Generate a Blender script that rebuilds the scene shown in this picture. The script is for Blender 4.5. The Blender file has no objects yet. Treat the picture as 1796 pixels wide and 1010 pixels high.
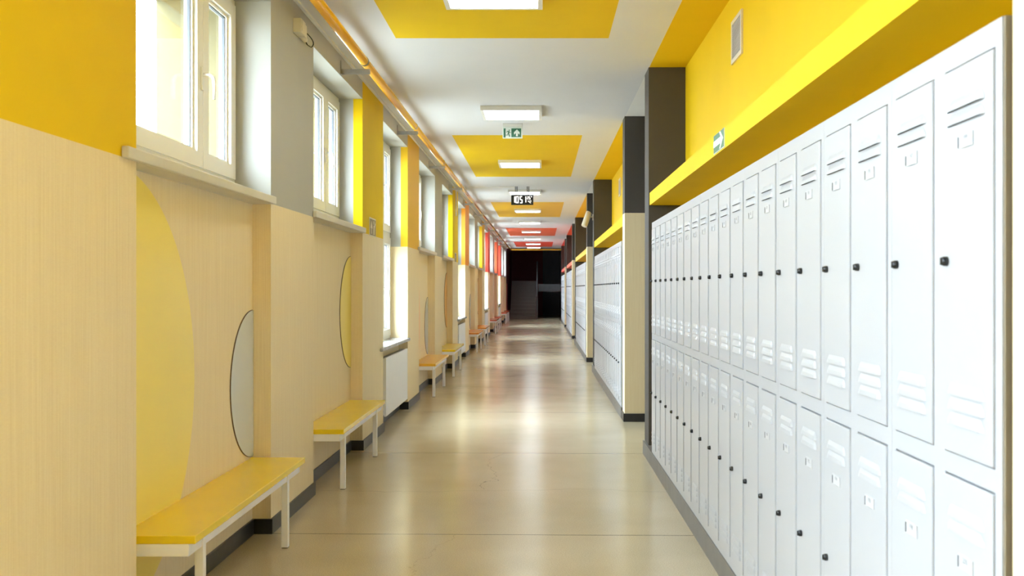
import bpy, bmesh, math, random
from mathutils import Vector, Matrix
random.seed(7)
PI = math.pi
S = bpy.context.scene
C = S.collection

# ------------------------------------------------------------------ camera
H = 1.39                      # camera height
F = 1746.0                    # focal length in pixels (35 mm on a 36 mm frame)
cam_d = bpy.data.cameras.new('camera')
cam_d.sensor_width = 36.0
cam_d.lens = F * 36.0 / 1796.0
cam_d.shift_x = -50.0 / 1796.0
cam_d.shift_y = 1.0 / 1796.0
cam_d.clip_start = 0.05
cam_d.clip_end = 300
cam_d.dof.use_dof = True
cam_d.dof.focus_distance = 9.0
cam_d.dof.aperture_fstop = 6.3
cam = bpy.data.objects.new('camera', cam_d)
cam.location = (0, 0, H)
cam.rotation_euler = (PI / 2, 0, 0)
C.objects.link(cam)
S.camera = cam

# ------------------------------------------------------------------ sky, light, exposure
SKY = 52.0
LAMP = 9.0
w = bpy.data.worlds.new('overcast_sky')
S.world = w
w.use_nodes = True
bg = w.node_tree.nodes['Background']
bg.inputs[0].default_value = (0.72, 0.86, 1.0, 1)
wt = w.node_tree
wtc = wt.nodes.new('ShaderNodeTexCoord')
wsx = wt.nodes.new('ShaderNodeSeparateXYZ')
wmx = wt.nodes.new('ShaderNodeMath')
wmx.operation = 'MAXIMUM'
wmx.inputs[1].default_value = 0.0
wma = wt.nodes.new('ShaderNodeMath')      # overcast sky: zenith three times as bright as the horizon
wma.operation = 'MULTIPLY_ADD'
wma.inputs[1].default_value = SKY * 2 / 3
wma.inputs[2].default_value = SKY / 3
wt.links.new(wtc.outputs['Generated'], wsx.inputs[0])
wt.links.new(wsx.outputs[2], wmx.inputs[0])
wt.links.new(wmx.outputs[0], wma.inputs[0])
wt.links.new(wma.outputs[0], bg.inputs[1])
S.view_settings.view_transform = 'Standard'
S.view_settings.look = 'None'
S.view_settings.gamma = 1.0
S.view_settings.use_curve_mapping = False
S.view_settings.exposure = 0.4
try:
    S.cycles.diffuse_bounces = 8
    S.cycles.max_bounces = 14
    S.cycles.transparent_max_bounces = 24
except Exception:
    pass

# ------------------------------------------------------------------ main measures (metres)
CEIL = 3.19
XP = -1.53       # front of the left piers
XN = -1.634      # back of the niches below the sills
XR = -1.61       # where pier paint ends and the plain reveal begins
XW = -1.735      # inner face of the window frames
XO = -2.18       # outside face of the left wall
ZB = 1.872       # top of the wallpaper on the left
XQ = 0.88        # front of the right piers
XB = 1.18        # back wall of the right bays
XL = 0.87        # locker fronts
ZG = 2.18        # top of wallpaper on the right piers
D = 8.77
A0 = 3.768
YEND = 44.6
YBACK = -5.002
PA = [8.1, 16.45, 25.2, 33.6, 42.0]
PB = [10.4, 18.8, 27.6, 36.0]
ROWS = [(1.875, 10), (10.72, 9), (19.12, 9), (27.92, 9), (36.32, 9)]
UNIT = 0.59


def wcell(k):
    return A0 + D * k


# ------------------------------------------------------------------ materials
def mat(name, col, rough=0.5, spec=0.5, metal=0.0, var=0.0, scale=8.0, bump=0.0, emit=None, es=1.0, coat=0.0):
    m = bpy.data.materials.new(name)
    m.use_nodes = True
    nt = m.node_tree
    b = nt.nodes['Principled BSDF']
    b.inputs['Base Color'].default_value = (*col, 1)
    b.inputs['Roughness'].default_value = rough
    b.inputs['Specular IOR Level'].default_value = spec
    b.inputs['Metallic'].default_value = metal
    if coat:
        b.inputs['Coat Weight'].default_value = coat
        b.inputs['Coat Roughness'].default_value = 0.08
    if emit:
        b.inputs['Emission Color'].default_value = (*emit, 1)
        b.inputs['Emission Strength'].default_value = es
    if var or bump:
        tc = nt.nodes.new('ShaderNodeTexCoord')
        n = nt.nodes.new('ShaderNodeTexNoise')
        n.inputs['Scale'].default_value = scale
        n.inputs['Detail'].default_value = 5
        nt.links.new(tc.outputs['Object'], n.inputs['Vector'])
        if var:
            r = nt.nodes.new('ShaderNodeMapRange')
            r.inputs['From Min'].default_value = 0.3
            r.inputs['From Max'].default_value = 0.7
            r.inputs['To Min'].default_value = 1 - var
            r.inputs['To Max'].default_value = 1 + var
            nt.links.new(n.outputs['Fac'], r.inputs['Value'])
            mx = nt.nodes.new('ShaderNodeVectorMath')
            mx.operation = 'SCALE'
            mx.inputs[0].default_value = col
            nt.links.new(r.outputs['Result'], mx.inputs['Scale'])
            nt.links.new(mx.outputs[0], b.inputs['Base Color'])
        if bump:
            n2 = nt.nodes.new('ShaderNodeTexNoise')
            n2.inputs['Scale'].default_value = 260
            nt.links.new(tc.outputs['Object'], n2.inputs['Vector'])
            bp = nt.nodes.new('ShaderNodeBump')
            bp.inputs['Strength'].default_value = bump
            bp.inputs['Distance'].default_value = 0.002
            nt.links.new(n2.outputs['Fac'], bp.inputs['Height'])
            nt.links.new(bp.outputs[0], b.inputs['Normal'])
    return m


def wallpaper_mat():
    m = bpy.data.materials.new('beige_wallpaper')
    m.use_nodes = True
    nt = m.node_tree
    b = nt.nodes['Principled BSDF']
    b.inputs['Roughness'].default_value = 0.55
    b.inputs['Specular IOR Level'].default_value = 0.15
    tc = nt.nodes.new('ShaderNodeTexCoord')

    def noise(sc, detail):
        mp = nt.nodes.new('ShaderNodeMapping')
        mp.inputs['Scale'].default_value = sc
        n = nt.nodes.new('ShaderNodeTexNoise')
        n.inputs['Scale'].default_value = 1.0
        n.inputs['Detail'].default_value = detail
        nt.links.new(tc.outputs['Object'], mp.inputs['Vector'])
        nt.links.new(mp.outputs[0], n.inputs['Vector'])
        return n
    n1 = noise((190, 190, 2.2), 4)
    n2 = noise((60, 60, 320), 2)
    mm = nt.nodes.new('ShaderNodeMix')
    mm.data_type = 'FLOAT'
    mm.inputs[0].default_value = 0.28
    nt.links.new(n1.outputs['Fac'], mm.inputs[2])
    nt.links.new(n2.outputs['Fac'], mm.inputs[3])
    cr = nt.nodes.new('ShaderNodeValToRGB')
    cr.color_ramp.elements[0].position = 0.32
    cr.color_ramp.elements[0].color = (0.755, 0.61, 0.365, 1)
    cr.color_ramp.elements[1].position = 0.68
    cr.color_ramp.elements[1].color = (0.845, 0.715, 0.465, 1)
    nt.links.new(mm.outputs[0], cr.inputs[0])
    nt.links.new(cr.outputs[0], b.inputs['Base Color'])
    return m


def floor_mat():
    m = bpy.data.materials.new('polished_terrazzo')
    m.use_nodes = True
    nt = m.node_tree
    L = nt.links
    b = nt.nodes['Principled BSDF']
    tc = nt.nodes.new('ShaderNodeTexCoord')

    def noise(scale, detail, rough=0.5):
        n = nt.nodes.new('ShaderNodeTexNoise')
        n.inputs['Scale'].default_value = scale
        n.inputs['Detail'].default_value = detail
        n.inputs['Roughness'].default_value = rough
        L.new(tc.outputs['Object'], n.inputs['Vector'])
        return n

    def mth(op, a, bb=None, c=None):
        n = nt.nodes.new('ShaderNodeMath')
        n.operation = op
        for i, v in enumerate((a, bb, c)):
            if v is None:
                continue
            if isinstance(v, (int, float)):
                n.inputs[i].default_value = v
            else:
                L.new(v, n.inputs[i])
        return n.outputs[0]
    big = noise(0.9, 5)
    cr = nt.nodes.new('ShaderNodeValToRGB')
    cr.color_ramp.elements[0].position = 0.3
    cr.color_ramp.elements[0].color = (0.43, 0.355, 0.225, 1)
    cr.color_ramp.elements[1].position = 0.7
    cr.color_ramp.elements[1].color = (0.53, 0.445, 0.305, 1)
    L.new(big.outputs['Fac'], cr.inputs[0])
    fine = noise(170, 3)
    fr = nt.nodes.new('ShaderNodeMapRange')
    fr.inputs['From Min'].default_value = 0.35
    fr.inputs['From Max'].default_value = 0.65
    fr.inputs['To Min'].default_value = 0.86
    fr.inputs['To Max'].default_value = 1.12
    L.new(fine.outputs['Fac'], fr.inputs['Value'])
    sc = nt.nodes.new('ShaderNodeVectorMath')
    sc.operation = 'SCALE'
    L.new(cr.outputs[0], sc.inputs[0])
    L.new(fr.outputs['Result'], sc.inputs['Scale'])
    # joints across the corridor, cracks and scuffs
    sep = nt.nodes.new('ShaderNodeSeparateXYZ')
    L.new(tc.outputs['Object'], sep.inputs[0])
    X, Y = sep.outputs[0], sep.outputs[1]
    wob = mth('MULTIPLY', mth('SUBTRACT', noise(3.0, 3).outputs['Fac'], 0.5), 0.012)
    yj = mth('ADD', mth('ADD', Y, wob), mth('MULTIPLY', X, 0.02))
    f = mth('ABSOLUTE', mth('SUBTRACT', mth('FRACT', mth('DIVIDE', mth('SUBTRACT', yj, 5.62 - 1.39), 2.78)), 0.5))
    joint = mth('LESS_THAN', f, 0.0021)
    nz = mth('MULTIPLY', mth('SUBTRACT', noise(2.2, 6, 0.65).outputs['Fac'], 0.5), 0.55)

    def crack(x0, ya, yb, slope, width):
        d = mth('ABSOLUTE', mth('SUBTRACT', mth('SUBTRACT', X, x0), mth('ADD', nz, mth('MULTIPLY', mth('SUBTRACT', Y, ya), slope))))
        return mth('MULTIPLY', mth('LESS_THAN', d, width), mth('MULTIPLY', mth('GREATER_THAN', Y, ya), mth('LESS_THAN', Y, yb)))
    c1 = crack(-0.38, 6.9, 8.38, 0.02, 0.0026)
    c2 = crack(-0.72, 4.2, 5.62, 0.12, 0.002)
    ny = mth('MULTIPLY', mth('SUBTRACT', noise(1.1, 4, 0.6).outputs['Fac'], 0.5), 0.5)
    c3 = mth('MULTIPLY', mth('LESS_THAN', mth('ABSOLUTE', mth('SUBTRACT', mth('SUBTRACT', Y, 6.85), ny)), 0.004), 0.5)
    sp = nt.nodes.new('ShaderNodeTexVoronoi')
    sp.inputs['Scale'].default_value = 1.7
    mp = nt.nodes.new('ShaderNodeMapping')
    mp.inputs['Rotation'].default_value = (0, 0, 0.5)
    mp.inputs['Scale'].default_value = (1, 2.2, 1)
    L.new(tc.outputs['Object'], mp.inputs['Vector'])
    L.new(mp.outputs[0], sp.inputs['Vector'])
    spot = mth('MULTIPLY', mth('LESS_THAN', sp.outputs['Distance'], 0.016), 0.5)
    mask = mth('MAXIMUM', mth('MAXIMUM', mth('MULTIPLY', joint, 0.75), mth('MULTIPLY', c1, 0.55)),
               mth('MAXIMUM', mth('MAXIMUM', mth('MULTIPLY', c2, 0.45), mth('MULTIPLY', c3, 0.5)), spot))
    mix = nt.nodes.new('ShaderNodeMix')
    mix.data_type = 'RGBA'
    L.new(mask, mix.inputs[0])
    L.new(sc.outputs[0], mix.inputs[6])
    mix.inputs[7].default_value = (0.07, 0.055, 0.04, 1)
    L.new(mix.outputs[2], b.inputs['Base Color'])
    rr = nt.nodes.new('ShaderNodeMapRange')
    rr.inputs['From Min'].default_value = 0.3
    rr.inputs['From Max'].default_value = 0.7
    rr.inputs['To Min'].default_value = 0.17
    rr.inputs['To Max'].default_value = 0.22
    L.new(noise(1.7, 6, 0.6).outputs['Fac'], rr.inputs['Value'])
    L.new(rr.outputs['Result'], b.inputs['Roughness'])
    b.inputs['Specular IOR Level'].default_value = 0.48
    return m


def glass_mat():
    m = bpy.data.materials.new('window_glass')
    m.use_nodes = True
    nt = m.node_tree
    nt.nodes.remove(nt.nodes['Principled BSDF'])
    out = nt.nodes['Material Output']
    tr = nt.nodes.new('ShaderNodeBsdfTransparent')
    tr.inputs[0].default_value = (0.97, 0.985, 0.98, 1)
    gl = nt.nodes.new('ShaderNodeBsdfGlossy')
    gl.inputs['Roughness'].default_value = 0.02
    lw = nt.nodes.new('ShaderNodeLayerWeight')
    lw.inputs['Blend'].default_value = 0.5
    pw = nt.nodes.new('ShaderNodeMath')
    pw.operation = 'POWER'
    pw.inputs[1].default_value = 5.0
    nt.links.new(lw.outputs['Facing'], pw.inputs[0])
    fz = nt.nodes.new('ShaderNodeMath')
    fz.operation = 'MULTIPLY_ADD'
    fz.inputs[1].default_value = 0.9
    fz.inputs[2].default_value = 0.04
    nt.links.new(pw.outputs[0], fz.inputs[0])
    mx = nt.nodes.new('ShaderNodeMixShader')
    nt.links.new(fz.outputs[0], mx.inputs[0])
    nt.links.new(tr.outputs[0], mx.inputs[1])
    nt.links.new(gl.outputs[0], mx.inputs[2])
    nt.links.new(mx.outputs[0], out.inputs['Surface'])
    return m


M = {}
M['yellow'] = mat('yellow_paint', (0.77, 0.515, 0.006), 0.6, 0.12, var=0.02, scale=3, bump=0.05)
M['amber'] = mat('amber_paint', (0.77, 0.455, 0.010), 0.5, 0.35, var=0.02, scale=3)
M['orange'] = mat('orange_paint', (0.85, 0.33, 0.03), 0.5, 0.35, var=0.02, scale=3)
M['redorange'] = mat('vermilion_paint', (0.75, 0.12, 0.04), 0.5, 0.35, var=0.02, scale=3)
M['red'] = mat('red_paint', (0.70, 0.075, 0.04), 0.5, 0.35, var=0.02, scale=3)
M['grey'] = mat('light_grey_paint', (0.43, 0.425, 0.39), 0.6, 0.3, var=0.02, scale=3, bump=0.05)
M['white_wall'] = mat('white_wall_paint', (0.80, 0.80, 0.79), 0.6, 0.3, var=0.015, scale=3)
M['ceiling'] = mat('white_ceiling_paint', (0.68, 0.685, 0.72), 0.7, 0.2, var=0.015, scale=2)
M['paper'] = wallpaper_mat()
M['dark'] = mat('dark_grey_paint', (0.085, 0.075, 0.065), 0.6, 0.15, var=0.03, scale=5)
M['black'] = mat('black_skirting', (0.018, 0.018, 0.02), 0.35, 0.5, var=0.2, scale=20)
M['plinth'] = mat('grey_plinth', (0.13, 0.12, 0.11), 0.4, 0.5, var=0.12, scale=9)
M['floor'] = floor_mat()
M['locker'] = mat('white_lacquered_steel', (0.43, 0.435, 0.45), 0.28, 0.5, var=0.006, scale=2)
M['shadepanel'] = mat('brown_shade_tone', (0.26, 0.215, 0.15), 0.5, 0.3, var=0.03)  # shade on the first locker's side, put into the colour
M['gap'] = mat('dark_opening', (0.02, 0.02, 0.022), 0.8, 0.2)
M['knob'] = mat('black_plastic', (0.012, 0.012, 0.013), 0.25, 0.5)
M['card'] = mat('white_card', (0.52, 0.52, 0.53), 0.4, 0.4)
M['print'] = mat('grey_print', (0.10, 0.10, 0.11), 0.7, 0.2)
M['upvc'] = mat('white_window_plastic', (0.83, 0.82, 0.78), 0.3, 0.5, var=0.01, scale=3)
M['gasket'] = mat('grey_gasket', (0.16, 0.17, 0.19), 0.6, 0.3)
M['glass'] = glass_mat()
M['ground'] = mat('paved_ground', (0.28, 0.27, 0.24), 0.9, 0.1, var=0.1, scale=2)
M['sill'] = mat('grey_painted_sill', (0.62, 0.60, 0.55), 0.35, 0.5, var=0.04, scale=6)
M['marble'] = mat('grey_marble', (0.36, 0.36, 0.355), 0.2, 0.5, var=0.22, scale=11)
M['outside'] = mat('tan_outside_plaster', (0.15, 0.125, 0.06), 0.8, 0.2, var=0.04, scale=6)
M['radiator'] = mat('white_radiator_enamel', (0.84, 0.85, 0.86), 0.3, 0.5, var=0.01)
M['grille'] = mat('grey_grille', (0.42, 0.41, 0.39), 0.5, 0.5, var=0.03)
M['chrome'] = mat('chrome', (0.75, 0.75, 0.76), 0.18, 0.5, metal=1.0, var=0.02)
M['galv'] = mat('galvanised_steel', (0.36, 0.35, 0.33), 0.4, 0.5, metal=0.7, var=0.05, scale=30)
M['bwhite'] = mat('white_bench_frame_paint', (0.90, 0.89, 0.88), 0.35, 0.5, var=0.02, scale=5)
for nme, key in (('yellow', 'yellow'), ('amber', 'amber'), ('orange', 'orange'), ('red', 'red')):
    c0 = {'yellow': (0.84, 0.60, 0.008), 'amber': (0.83, 0.45, 0.03), 'orange': (0.74, 0.27, 0.04), 'red': (0.55, 0.10, 0.05)}[key]
    M['seat_' + key] = mat(nme + '_bench_laminate', c0, 0.22, 0.5, var=0.03, scale=4)
M['pipe'] = mat('glossy_yellow_pipe_paint', (0.84, 0.42, 0.03), 0.12, 0.8, var=0.02, scale=6, coat=0.6)
M['ring'] = mat('pipe_clamp_ring', (0.30, 0.24, 0.10), 0.4, 0.5, metal=0.4, var=0.05)
M['disc_yellow'] = mat('yellow_wall_panel', (0.88, 0.70, 0.14), 0.3, 0.5, var=0.015, scale=3)
M['disc_grey'] = mat('pale_grey_wall_panel', (0.60, 0.63, 0.62), 0.25, 0.5, var=0.015, scale=3)
M['disc_orange'] = mat('orange_wall_panel', (0.80, 0.40, 0.06), 0.3, 0.5, var=0.015, scale=3)
M['disc_edge'] = mat('dark_brown_panel_edge', (0.16, 0.10, 0.05), 0.6, 0.3, var=0.05)  # dark brown outline around the wall discs
M['lamp_frame'] = mat('white_lamp_frame', (0.78, 0.77, 0.74), 0.4, 0.5, var=0.01)
M['lamp'] = mat('lit_diffuser', (0.8, 0.8, 0.78), 0.5, 0.3, emit=(0.80, 0.92, 1.0), es=LAMP)
M['green'] = mat('safety_green', (0.012, 0.14, 0.06), 0.35, 0.5, var=0.03)
M['pale'] = mat('pale_sign_white', (0.78, 0.84, 0.78), 0.4, 0.4, var=0.01)
M['clockcase'] = mat('black_clock_case', (0.012, 0.012, 0.012), 0.3, 0.5, var=0.1)
M['led'] = mat('lit_white_segments', (0.8, 0.8, 0.76), 0.5, 0.2, emit=(1, 0.98, 0.92), es=1.1)
M['strap'] = mat('dark_perforated_steel', (0.07, 0.07, 0.07), 0.4, 0.5, metal=0.5, var=0.1)
M['cream'] = mat('cream_plastic', (0.70, 0.64, 0.50), 0.4, 0.5, var=0.02)
M['olive'] = mat('olive_print', (0.17, 0.125, 0.04), 0.35, 0.5, var=0.05)
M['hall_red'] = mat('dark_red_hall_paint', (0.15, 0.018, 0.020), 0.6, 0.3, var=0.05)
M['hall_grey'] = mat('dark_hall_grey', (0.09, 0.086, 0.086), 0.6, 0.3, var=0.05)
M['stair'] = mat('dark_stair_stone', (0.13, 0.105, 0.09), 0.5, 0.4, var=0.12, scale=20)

# ------------------------------------------------------------------ mesh building


class MB:
    def __init__(self):
        self.v, self.f, self.m, self.s, self.mats = [], [], [], [], []

    def mi(self, m):
        if m not in self.mats:
            self.mats.append(m)
        return self.mats.index(m)

    def face(self, pts, m, smooth=False):
        n = len(self.v)
        self.v += [tuple(p) for p in pts]
        self.f.append(tuple(range(n, n + len(pts))))
        self.m.append(self.mi(m))
        self.s.append(smooth)

    def box(self, x0, x1, y0, y1, z0, z1, m, faces=None):
        """faces: optional dict overriding the material of '-x','+x','-y','+y','-z','+z'"""
        if x0 > x1: x0, x1 = x1, x0
        if y0 > y1: y0, y1 = y1, y0
        if z0 > z1: z0, z1 = z1, z0
        n = len(self.v)
        self.v += [(x0, y0, z0), (x1, y0, z0), (x1, y1, z0), (x0, y1, z0), (x0, y0, z1), (x1, y0, z1), (x1, y1, z1), (x0, y1, z1)]
        for key, q in (('-z', (3, 2, 1, 0)), ('+z', (4, 5, 6, 7)), ('-y', (0, 1, 5, 4)), ('+x', (1, 2, 6, 5)), ('+y', (2, 3, 7, 6)), ('-x', (3, 0, 4, 7))):
            self.f.append(tuple(n + i for i in q))
            self.m.append(self.mi((faces or {}).get(key, m)))
            self.s.append(False)

    def bbox(self, x0, x1, y0, y1, z0, z1, m, bev=0.004, seg=2):
        bm = bmesh.new()
        bmesh.ops.create_cube(bm, size=1)
        for v in bm.verts:
            v.co = Vector(((x0 + x1) / 2 + v.co.x * (x1 - x0), (y0 + y1) / 2 + v.co.y * (y1 - y0), (z0 + z1) / 2 + v.co.z * (z1 - z0)))
        bmesh.ops.bevel(bm, geom=bm.edges[:], offset=bev, segments=seg, affect='EDGES', profile=0.5)
        self.add_bm(bm, m)

    def add_bm(self, bm, m, smooth=False):
        n = len(self.v)
        bm.verts.index_update()
        self.v += [tuple(v.co) for v in bm.verts]
        k = self.mi(m)
        for f in bm.faces:
            self.f.append(tuple(n + v.index for v in f.verts))
            self.m.append(k)
            self.s.append(smooth)
        bm.free()

    def prism(self, pts, axis, a, b, m, edge_m=None):
        """polygon pts in the two other axes, extruded along axis from a to b"""
        def P(p, t):
            if axis == 0: return (t, p[0], p[1])
            if axis == 1: return (p[0], t, p[1])
            return (p[0], p[1], t)
        area = sum(pts[i][0] * pts[(i + 1) % len(pts)][1] - pts[(i + 1) % len(pts)][0] * pts[i][1] for i in range(len(pts)))
        if area < 0: pts = pts[::-1]
        if axis == 1: pts = pts[::-1]
        lo, hi = min(a, b), max(a, b)
        n = len(pts)
        k = len(self.v)
        self.v += [P(p, lo) for p in pts] + [P(p, hi) for p in pts]
        self.f.append(tuple(k + i for i in reversed(range(n)))); self.m.append(self.mi(m)); self.s.append(False)
        self.f.append(tuple(k + n + i for i in range(n))); self.m.append(self.mi(m)); self.s.append(False)
        for i in range(n):
            j = (i + 1) % n
            self.f.append((k + i, k + j, k + n + j, k + n + i)); self.m.append(self.mi(edge_m or m)); self.s.append(False)

    def tube(self, pts, r, m, seg=16, cap=True):
        pts = [Vector(p) for p in pts]
        rs = r if isinstance(r, (list, tuple)) else [r] * len(pts)
        k = len(self.v)
        up = None
        for i, p in enumerate(pts):
            d = (pts[min(i + 1, len(pts) - 1)] - pts[max(i - 1, 0)]).normalized()
            if up is None:
                up = Vector((0, 0, 1)) if abs(d.z) < 0.9 else Vector((1, 0, 0))
            a = d.cross(up).normalized()
            up2 = a.cross(d).normalized()
            up = up2
            for s in range(seg):
                t = 2 * PI * s / seg
                self.v.append(tuple(p + rs[i] * (math.cos(t) * a + math.sin(t) * up2)))
        mi = self.mi(m)
        for i in range(len(pts) - 1):
            for s in range(seg):
                q = (s + 1) % seg
                self.f.append((k + i * seg + s, k + i * seg + q, k + (i + 1) * seg + q, k + (i + 1) * seg + s))
                self.m.append(mi); self.s.append(True)
        if cap:
            self.f.append(tuple(k + s for s in reversed(range(seg)))); self.m.append(mi); self.s.append(False)
            e = k + (len(pts) - 1) * seg
            self.f.append(tuple(e + s for s in range(seg))); self.m.append(mi); self.s.append(False)

    def mesh(self, name):
        me = bpy.data.meshes.new(name)
        me.from_pydata(self.v, [], self.f)
        for m in self.mats:
            me.materials.append(m if not isinstance(m, str) else M[m])
        me.polygons.foreach_set('material_index', self.m)
        me.polygons.foreach_set('use_smooth', self.s)
        bm = bmesh.new()
        bm.from_mesh(me)
        bmesh.ops.recalc_face_normals(bm, faces=bm.faces[:])
        bm.to_mesh(me)
        bm.free()
        me.update()
        return me

    def build(self, name, parent=None, label=None):
        o = bpy.data.objects.new(name, self.mesh(name))
        C.objects.link(o)
        if parent is not None:
            o.parent = parent
        if label:
            o['label'] = label
        return o


def tag(o, label, cat, group=None, kind=None):
    o['label'] = label
    o['category'] = cat
    if group: o['group'] = group
    if kind: o['kind'] = kind
    return o


def thing(name, label, cat, loc=(0, 0, 0), group=None, kind=None):
    o = bpy.data.objects.new(name, None)
    o.empty_display_size = 0.1
    C.objects.link(o)
    o.location = loc
    return tag(o, label, cat, group, kind)


def struct(name, mb, label, cat):
    return tag(mb.build(name), label, cat, kind='structure')


def copy_tree(o, parent=None):
    c = o.copy()
    C.objects.link(c)
    if parent is not None:
        c.parent = parent
    for ch in list(o.children):
        copy_tree(ch, c)
    return c


ORD = ['first', 'second', 'third', 'fourth', 'fifth', 'sixth', 'seventh', 'eighth', 'ninth', 'tenth', 'eleventh', 'twelfth']

# ------------------------------------------------------------------ SETTING: floor
b = MB()
b.box(-2.2, 1.6, YBACK - 0.3, 58, -0.2, 0.0, 'floor')
struct('floor', b, 'polished tan terrazzo corridor floor with thin joints and cracks', 'floor')
b = MB()
b.box(-60, XO - 0.05, -40, 90, -0.5, -0.3, 'ground')
struct('ground', b, 'pale paved ground outside the windows', 'ground')

# ceiling: one slab with painted fields
PANELS = [(-6.2, -1.75, 'yellow'), (2.78, 7.16, 'yellow'), (11.68, 16.03, 'yellow'), (20.72, 25.04, 'amber'), (29.6, 34.0, 'redorange'), (38.3, 42.85, 'red')]
BAYS = [(YBACK, 1.855, 'yellow'), (1.855, 8.1, 'yellow'), (10.67, 16.45, 'yellow'), (19.07, 25.2, 'amber'), (27.87, 33.6, 'redorange'), (36.27, 42.0, 'red')]
xs = [-2.2, -1.04, 0.49, XQ + 0.005, 1.6]
ys = sorted({YBACK - 0.3, YEND} | {max(p[0], YBACK - 0.2) for p in PANELS} | {p[1] for p in PANELS} | {p[0] for p in BAYS} | {p[1] for p in BAYS})
b = MB()
for i in range(len(xs) - 1):
    for j in range(len(ys) - 1):
        cx, cy = (xs[i] + xs[i + 1]) / 2, (ys[j] + ys[j + 1]) / 2
        m = 'ceiling'
        if -1.04 < cx < 0.49:
            for p in PANELS:
                if p[0] < cy < p[1]: m = p[2]
        if cx > XQ:
            m = 'white_wall'
            for p in BAYS:
                if p[0] < cy < p[1]: m = p[2]
        b.box(xs[i], xs[i + 1], ys[j], ys[j + 1], CEIL, CEIL + 0.15, m)
struct('ceiling', b, 'white corridor ceiling with yellow, orange and red painted rectangles', 'ceiling')

# ------------------------------------------------------------------ left wall piers
PIERCOL = {}
for k in range(-1, 5):
    PIERCOL[('B', k)] = 'grey'
PIERCOL.update({('C', -1): 'yellow', ('A', -1): 'yellow', ('C', 0): 'yellow', ('A', 0): 'amber', ('C', 1): 'yellow', ('A', 1): 'orange',
                ('C', 2): 'amber', ('A', 2): 'red', ('C', 3): 'redorange', ('A', 3): 'red', ('C', 4): 'white_wall'})
COLWORD = {'grey': 'light grey', 'yellow': 'yellow', 'amber': 'amber yellow', 'orange': 'orange', 'red': 'red', 'redorange': 'vermilion', 'white_wall': 'white'}


def left_pier(y0, y1, col, label):
    b = MB()
    # painted projecting part, wallpaper below
    b.box(XP, XR, y0, y1, 0, ZB, 'paper')
    b.box(XP, XR, y0, y1, ZB, CEIL, col)
    # wall mass behind: plain white reveals inside, plaster outside
    b.box(XR, XW - 0.02, y0, y1, 0, ZB, 'paper')
    rv = 'grey'
    b.box(XR, XW - 0.02, y0, y1, ZB, CEIL, rv)
    b.box(XW - 0.02, XO, y0, y1, 0, CEIL, 'outside')
    return struct('wall_left', b, label, 'wall')


def pier_tall_reveal(o):
    return o


pier_spans = []
for k in range(-1, 5):
    a = wcell(k)
    pier_spans.append(('B', k, a + 1.88, a + 2.94))
    pier_spans.append(('C', k, a + 4.79, a + 5.91 if k < 4 else YEND))
    if k < 4:
        pier_spans.append(('A', k, a + 7.70, a + 8.77))
PLACE = {-1: 'beside the camera', 0: 'nearest', 1: 'second along', 2: 'third along', 3: 'fourth along', 4: 'last along'}
for t, k, y0, y1 in pier_spans:
    col = PIERCOL[(t, k)]
    nth = [p for p in pier_spans if PIERCOL[(p[0], p[1])] == col].index((t, k, y0, y1))
    left_pier(y0, y1, col, '%s over beige wall pier, %s of the %s ones on the window wall' % (COLWORD[col], ORD[nth], COLWORD[col]))

# niches: wall below sill, header above
niche_spans = []
for k in range(-1, 5):
    a = wcell(k)
    niche_spans.append(('N1', k, a, a + 1.88))
    niche_spans.append(('N2', k, a + 2.94, a + 4.79))
    if k < 4:
        niche_spans.append(('R', k, a + 5.91, a + 7.70))
for i, (t, k, y0, y1) in enumerate(niche_spans):
    zt = 1.868 if t != 'R' else 0.79
    b = MB()
    b.box(XN, XW - 0.02, y0, y1, 0, zt, 'paper')
    b.box(XW - 0.02, XO, y0, y1, 0, zt, 'outside')
    struct('wall_left', b, 'beige wall below the sill of opening %d counted along the window wall' % (i + 1), 'wall')
    b = MB()
    hdr = 'grey'
    b.box(XP, XW - 0.02, y0, y1, 3.02, CEIL, hdr)
    b.box(XW - 0.02, XO, y0, y1, 3.02, CEIL, 'outside')
    struct('wall_left', b, 'light grey header beam above opening %d counted along the window wall' % (i + 1), 'wall')

# baseboards on the left, one run per module
for k in range(-1, 5):
    b = MB()
    for (t, kk, y0, y1) in pier_spans:
        if kk == k:
            b.box(XP + 0.012, XP, y0 - 0.012, y1 + 0.012, 0, 0.085, 'black')
            b.box(XP, XN, y0 - 0.012, y0, 0, 0.085, 'black')
            b.box(XP, XN, y1, y1 + 0.012, 0, 0.085, 'black')
    for (t, kk, y0, y1) in niche_spans:
        if kk == k:
            b.box(XN + 0.012, XN, y0 + 0.012, y1 - 0.012, 0, 0.085, 'black')
    struct('baseboard_left', b, 'black skirting along the window wall, %s run from the camera' % ORD[k + 1], 'skirting')

# ------------------------------------------------------------------ windows


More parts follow.
